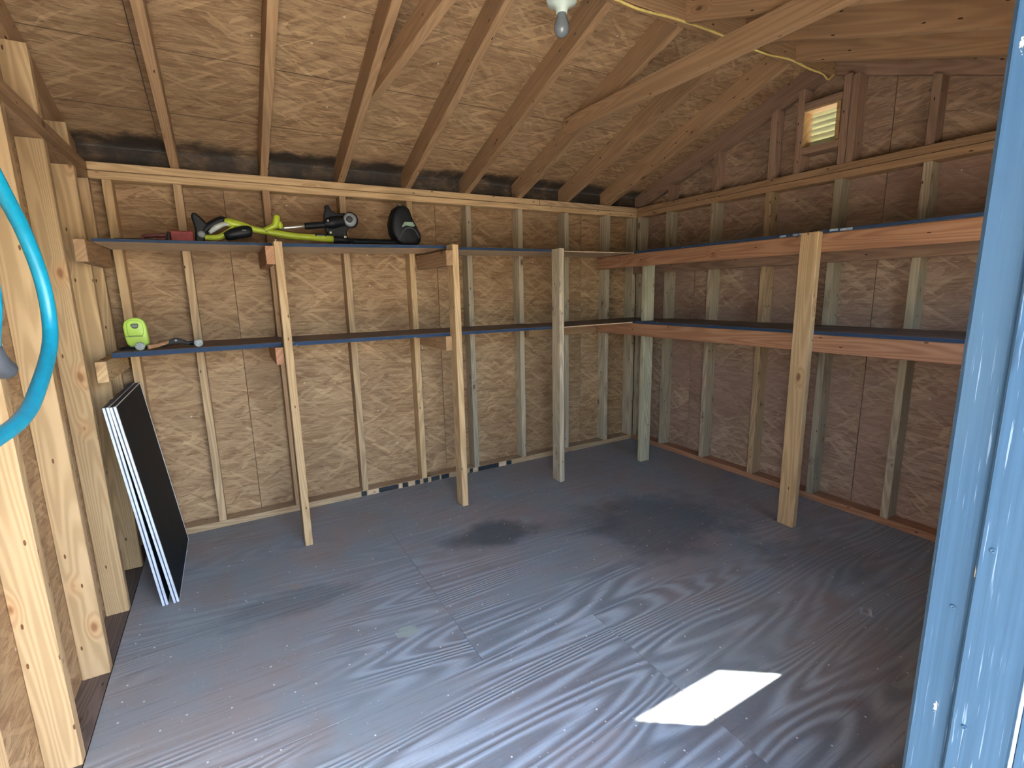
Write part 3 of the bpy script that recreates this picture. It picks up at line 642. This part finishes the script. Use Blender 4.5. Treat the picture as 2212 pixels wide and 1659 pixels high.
prism('hood', [(-2.118, 1.776), (-2.105, 1.790), (-2.046, 1.790), (-2.036, 1.770), (-2.018, 1.720), (-1.992, 1.672), (-1.975, 1.640), (-1.975, 1.600), (-1.995, 1.575), (-2.02, 1.571), (-2.09, 1.570), (-2.122, 1.590), (-2.145, 1.640), (-2.150, 1.690), (-2.140, 1.735)], 1, Y-.045, Y+.06, M_BLK, tr, bv=.022, seg=3, smooth=True)
prism('sticker', [(-2.088, 1.680), (-2.074, 1.700), (-2.026, 1.702), (-2.014, 1.682), (-2.024, 1.676), (-2.066, 1.682), (-2.090, 1.670)], 1, Y-.0465, Y-.0445, M_GREYG, tr, bv=0)
tube('hood_rim', [(-2.118+.0, Y-.046, 1.60), (-2.07, Y-.052, 1.665), (-2.02, Y-.050, 1.660), (-1.99, Y-.046, 1.615)], .004, M_CUFF, tr, 8)
tube('top_tab', P3([(-2.096, 1.788), (-2.094, 1.800)]), .006, M_CUFF, tr, 8, 1); tube('top_tab', P3([(-2.066, 1.788), (-2.064, 1.800)]), .006, M_CUFF, tr, 8, 1)
ed = thing('edger_head', (-2.45, Y+.08, Z1), 'black edging head with grey wheel and silver shaft on upper shelf behind trimmer', 'edger')
Y2 = Y+.035
tube('shaft', P3([(-2.715, 1.648), (-2.65, 1.656), (-2.590, 1.665)], Y2), .0062, M_STEEL, ed, 12, 2)
tube('sleeve', P3([(-2.593, 1.664), (-2.585, 1.665), (-2.53, 1.672), (-2.48, 1.678)], Y2), [.015, .018, .018, .016], M_BLK, ed)
tube('motor', P3([(-2.495, 1.680), (-2.46, 1.686), (-2.42, 1.695), (-2.38, 1.702)], Y2), [.018, .032, .030, .026], M_BLK, ed, 18)
prism('guard', [(-2.482, 1.778), (-2.462, 1.780), (-2.450, 1.752), (-2.422, 1.740), (-2.382, 1.744), (-2.350, 1.690), (-2.378, 1.640), (-2.374, 1.620), (-2.352, 1.570), (-2.43, 1.566), (-2.468, 1.612), (-2.489, 1.650), (-2.492, 1.72), (-2.482, 1.755)], 1, Y2+.002, Y2+.035, M_BLK, ed, bv=.006, seg=2)
lathe('wheel', [(.003, .01), (.034, .01), (.0365, 0), (.034, -.014), (.022, -.018), (.003, -.018)], (-2.360, Y2-.012, 1.706), M_GREY, ed, 'y', 30)
lathe('wheel_rim', [(.034, .012), (.041, .012), (.042, -.004), (.037, -.006)], (-2.357, Y2-.010, 1.704), M_BLK, ed, 'y', 30)
lathe('wheel_hub', [(.018, -.016), (.017, -.024), (.003, -.025)], (-2.366, Y2-.012, 1.706), M_CUFF, ed, 'y', 22)
lathe('bolt', [(.0065, 0), (.0065, -.008), (.003, -.010)], (-2.477, Y2-.018, 1.694), M_GREY, ed, 'y', 14)
lathe('bolt', [(.006, 0), (.006, -.010), (.003, -.012)], (-2.471, Y2-.030, 1.633), M_CREAM, ed, 'y', 14)
sc_ = thing('wood_screw', (-2.763, -.49, 1.5572), 'tiny pale screw standing out of the top of the nearest shelf post', 'screw')
lathe('screw_head', [(.0015, 0), (.0015, .006), (.004, .008), (.0035, .0105)], (-2.763, -.49, 1.5562), M_CREAM, sc_, 'z', 12)

# ------------------------------------------------------------------ lamp and cable at the ridge
lp = thing('ceiling_lamp', (-1.777, RY, 2.44), 'bare frosted bulb in white porcelain lampholder hanging at the roof ridge', 'lamp')
BX, BY, BZ = -1.777, RY, 2.2817
lathe('bulb', [(.002, -.031), (.012, -.0285), (.021, -.022), (.0275, -.012), (.0300, 0), (.0288, .012), (.0245, .025), (.0195, .037), (.0172, .048), (.0165, .060)], (BX, BY, BZ), M_BULB, lp, 'z', 32)
lathe('lampholder', [(.0175, .050), (.0215, .052), (.0225, .062), (.026, .072), (.040, .080), (.056, .086), (.058, .100), (.055, .108)], (BX, BY, BZ), M_PORC, lp, 'z', 36)
box('mounting_block', (-1.86, RY-.06, BZ+.1082), (-1.69, RY+.06, lo(RY)-.0045), RAFT, lp)
cb = tube('electric_cable', [(-1.72, RY-.014, 2.433), (-1.56, RY-.014, 2.437), (-1.4, RY-.014, 2.429), (-1.2, RY-.014, 2.441), (-.98, RY-.014, 2.443), (-.85, RY-.014, 2.439), (-.73, RY-.014, 2.433), (-.55, RY-.014, 2.428), (-.36, RY-.014, 2.441), (-.18, RY-.014, 2.430), (-.06, RY-.014, 2.429), (.0, RY-.014, 2.410), (.035, RY-.014, 2.430), (.05, RY-.014, 2.443)], .0055, M_YEL, None, 8, 6)
tag(cb, 'yellow electric cable running along under the roof ridge', 'cable')

# ------------------------------------------------------------------ teal hose on the left
hk = tag(tube('hose_hook', [(-3.489, -2.33, 1.60), (-3.40, -2.33, 1.595), (-3.29, -2.33, 1.59), (-3.25, -2.33, 1.61), (-3.245, -2.33, 1.65)], .009, M_CUFF, None, 10), 'dark steel hook holding the teal hose on the left wall', 'hook')
hs = thing('hose', (-3.3, -2.2, 1.1), 'thick teal blue hose hanging in a loop by the left wall studs', 'hose')
tube('hose_tube', [(-3.30, -2.168, 1.240), (-3.30, -2.122, 1.325), (-3.30, -2.16, 1.46), (-3.30, -2.25, 1.58), (-3.302, -2.33, 1.616), (-3.305, -2.43, 1.58), (-3.31, -2.52, 1.44), (-3.315, -2.50, 1.24), (-3.31, -2.38, 1.12), (-3.305, -2.20, 1.113), (-3.30, -2.085, 1.125), (-3.30, -1.995, 1.16), (-3.30, -1.905, 1.212), (-3.30, -1.868, 1.265), (-3.30, -1.868, 1.34), (-3.30, -1.915, 1.42), (-3.30, -1.998, 1.491), (-3.30, -2.08, 1.56), (-3.29, -2.20, 1.63), (-3.275, -2.33, 1.640), (-3.27, -2.45, 1.60), (-3.265, -2.60, 1.40)],   .0118, M_TEAL, hs, 18, 10)
tube('hose_cuff', [(-3.30, -2.168, 1.240), (-3.30, -2.160, 1.225), (-3.30, -2.145, 1.211), (-3.30, -2.128, 1.202)], [.0128, .0136, .0142, .0146], M_CUFF, hs, 18, 4, .03)

# ------------------------------------------------------------------ litter on the floor
def wrapper(name, x, y, sz, rot, lab, cat):
    c = thing(name, (x, y, 0), lab, cat); Mx = Matrix.Translation((x, y, 0)) @ Matrix.Rotation(rot, 4, 'Z')
    box('film', (-sz, -sz*.8, .0005), (sz, sz*.8, .0022), M_WRAP, c, bv=.0005, M=Mx); box('inner_ring', (-sz*.55, -sz*.4, .0024), (sz*.45, sz*.4, .0032), M_GREY, c, bv=.0003, M=Mx)
wrapper('plastic_wrapper', -.898, -2.29, .026, .5, 'small clear square wrapper lying flat on the floor near the door frame', 'wrapper')
wrapper('plastic_clip', -1.223, -2.534, .014, .2, 'tiny grey plastic piece on the floor just beside the door frame', 'litter')
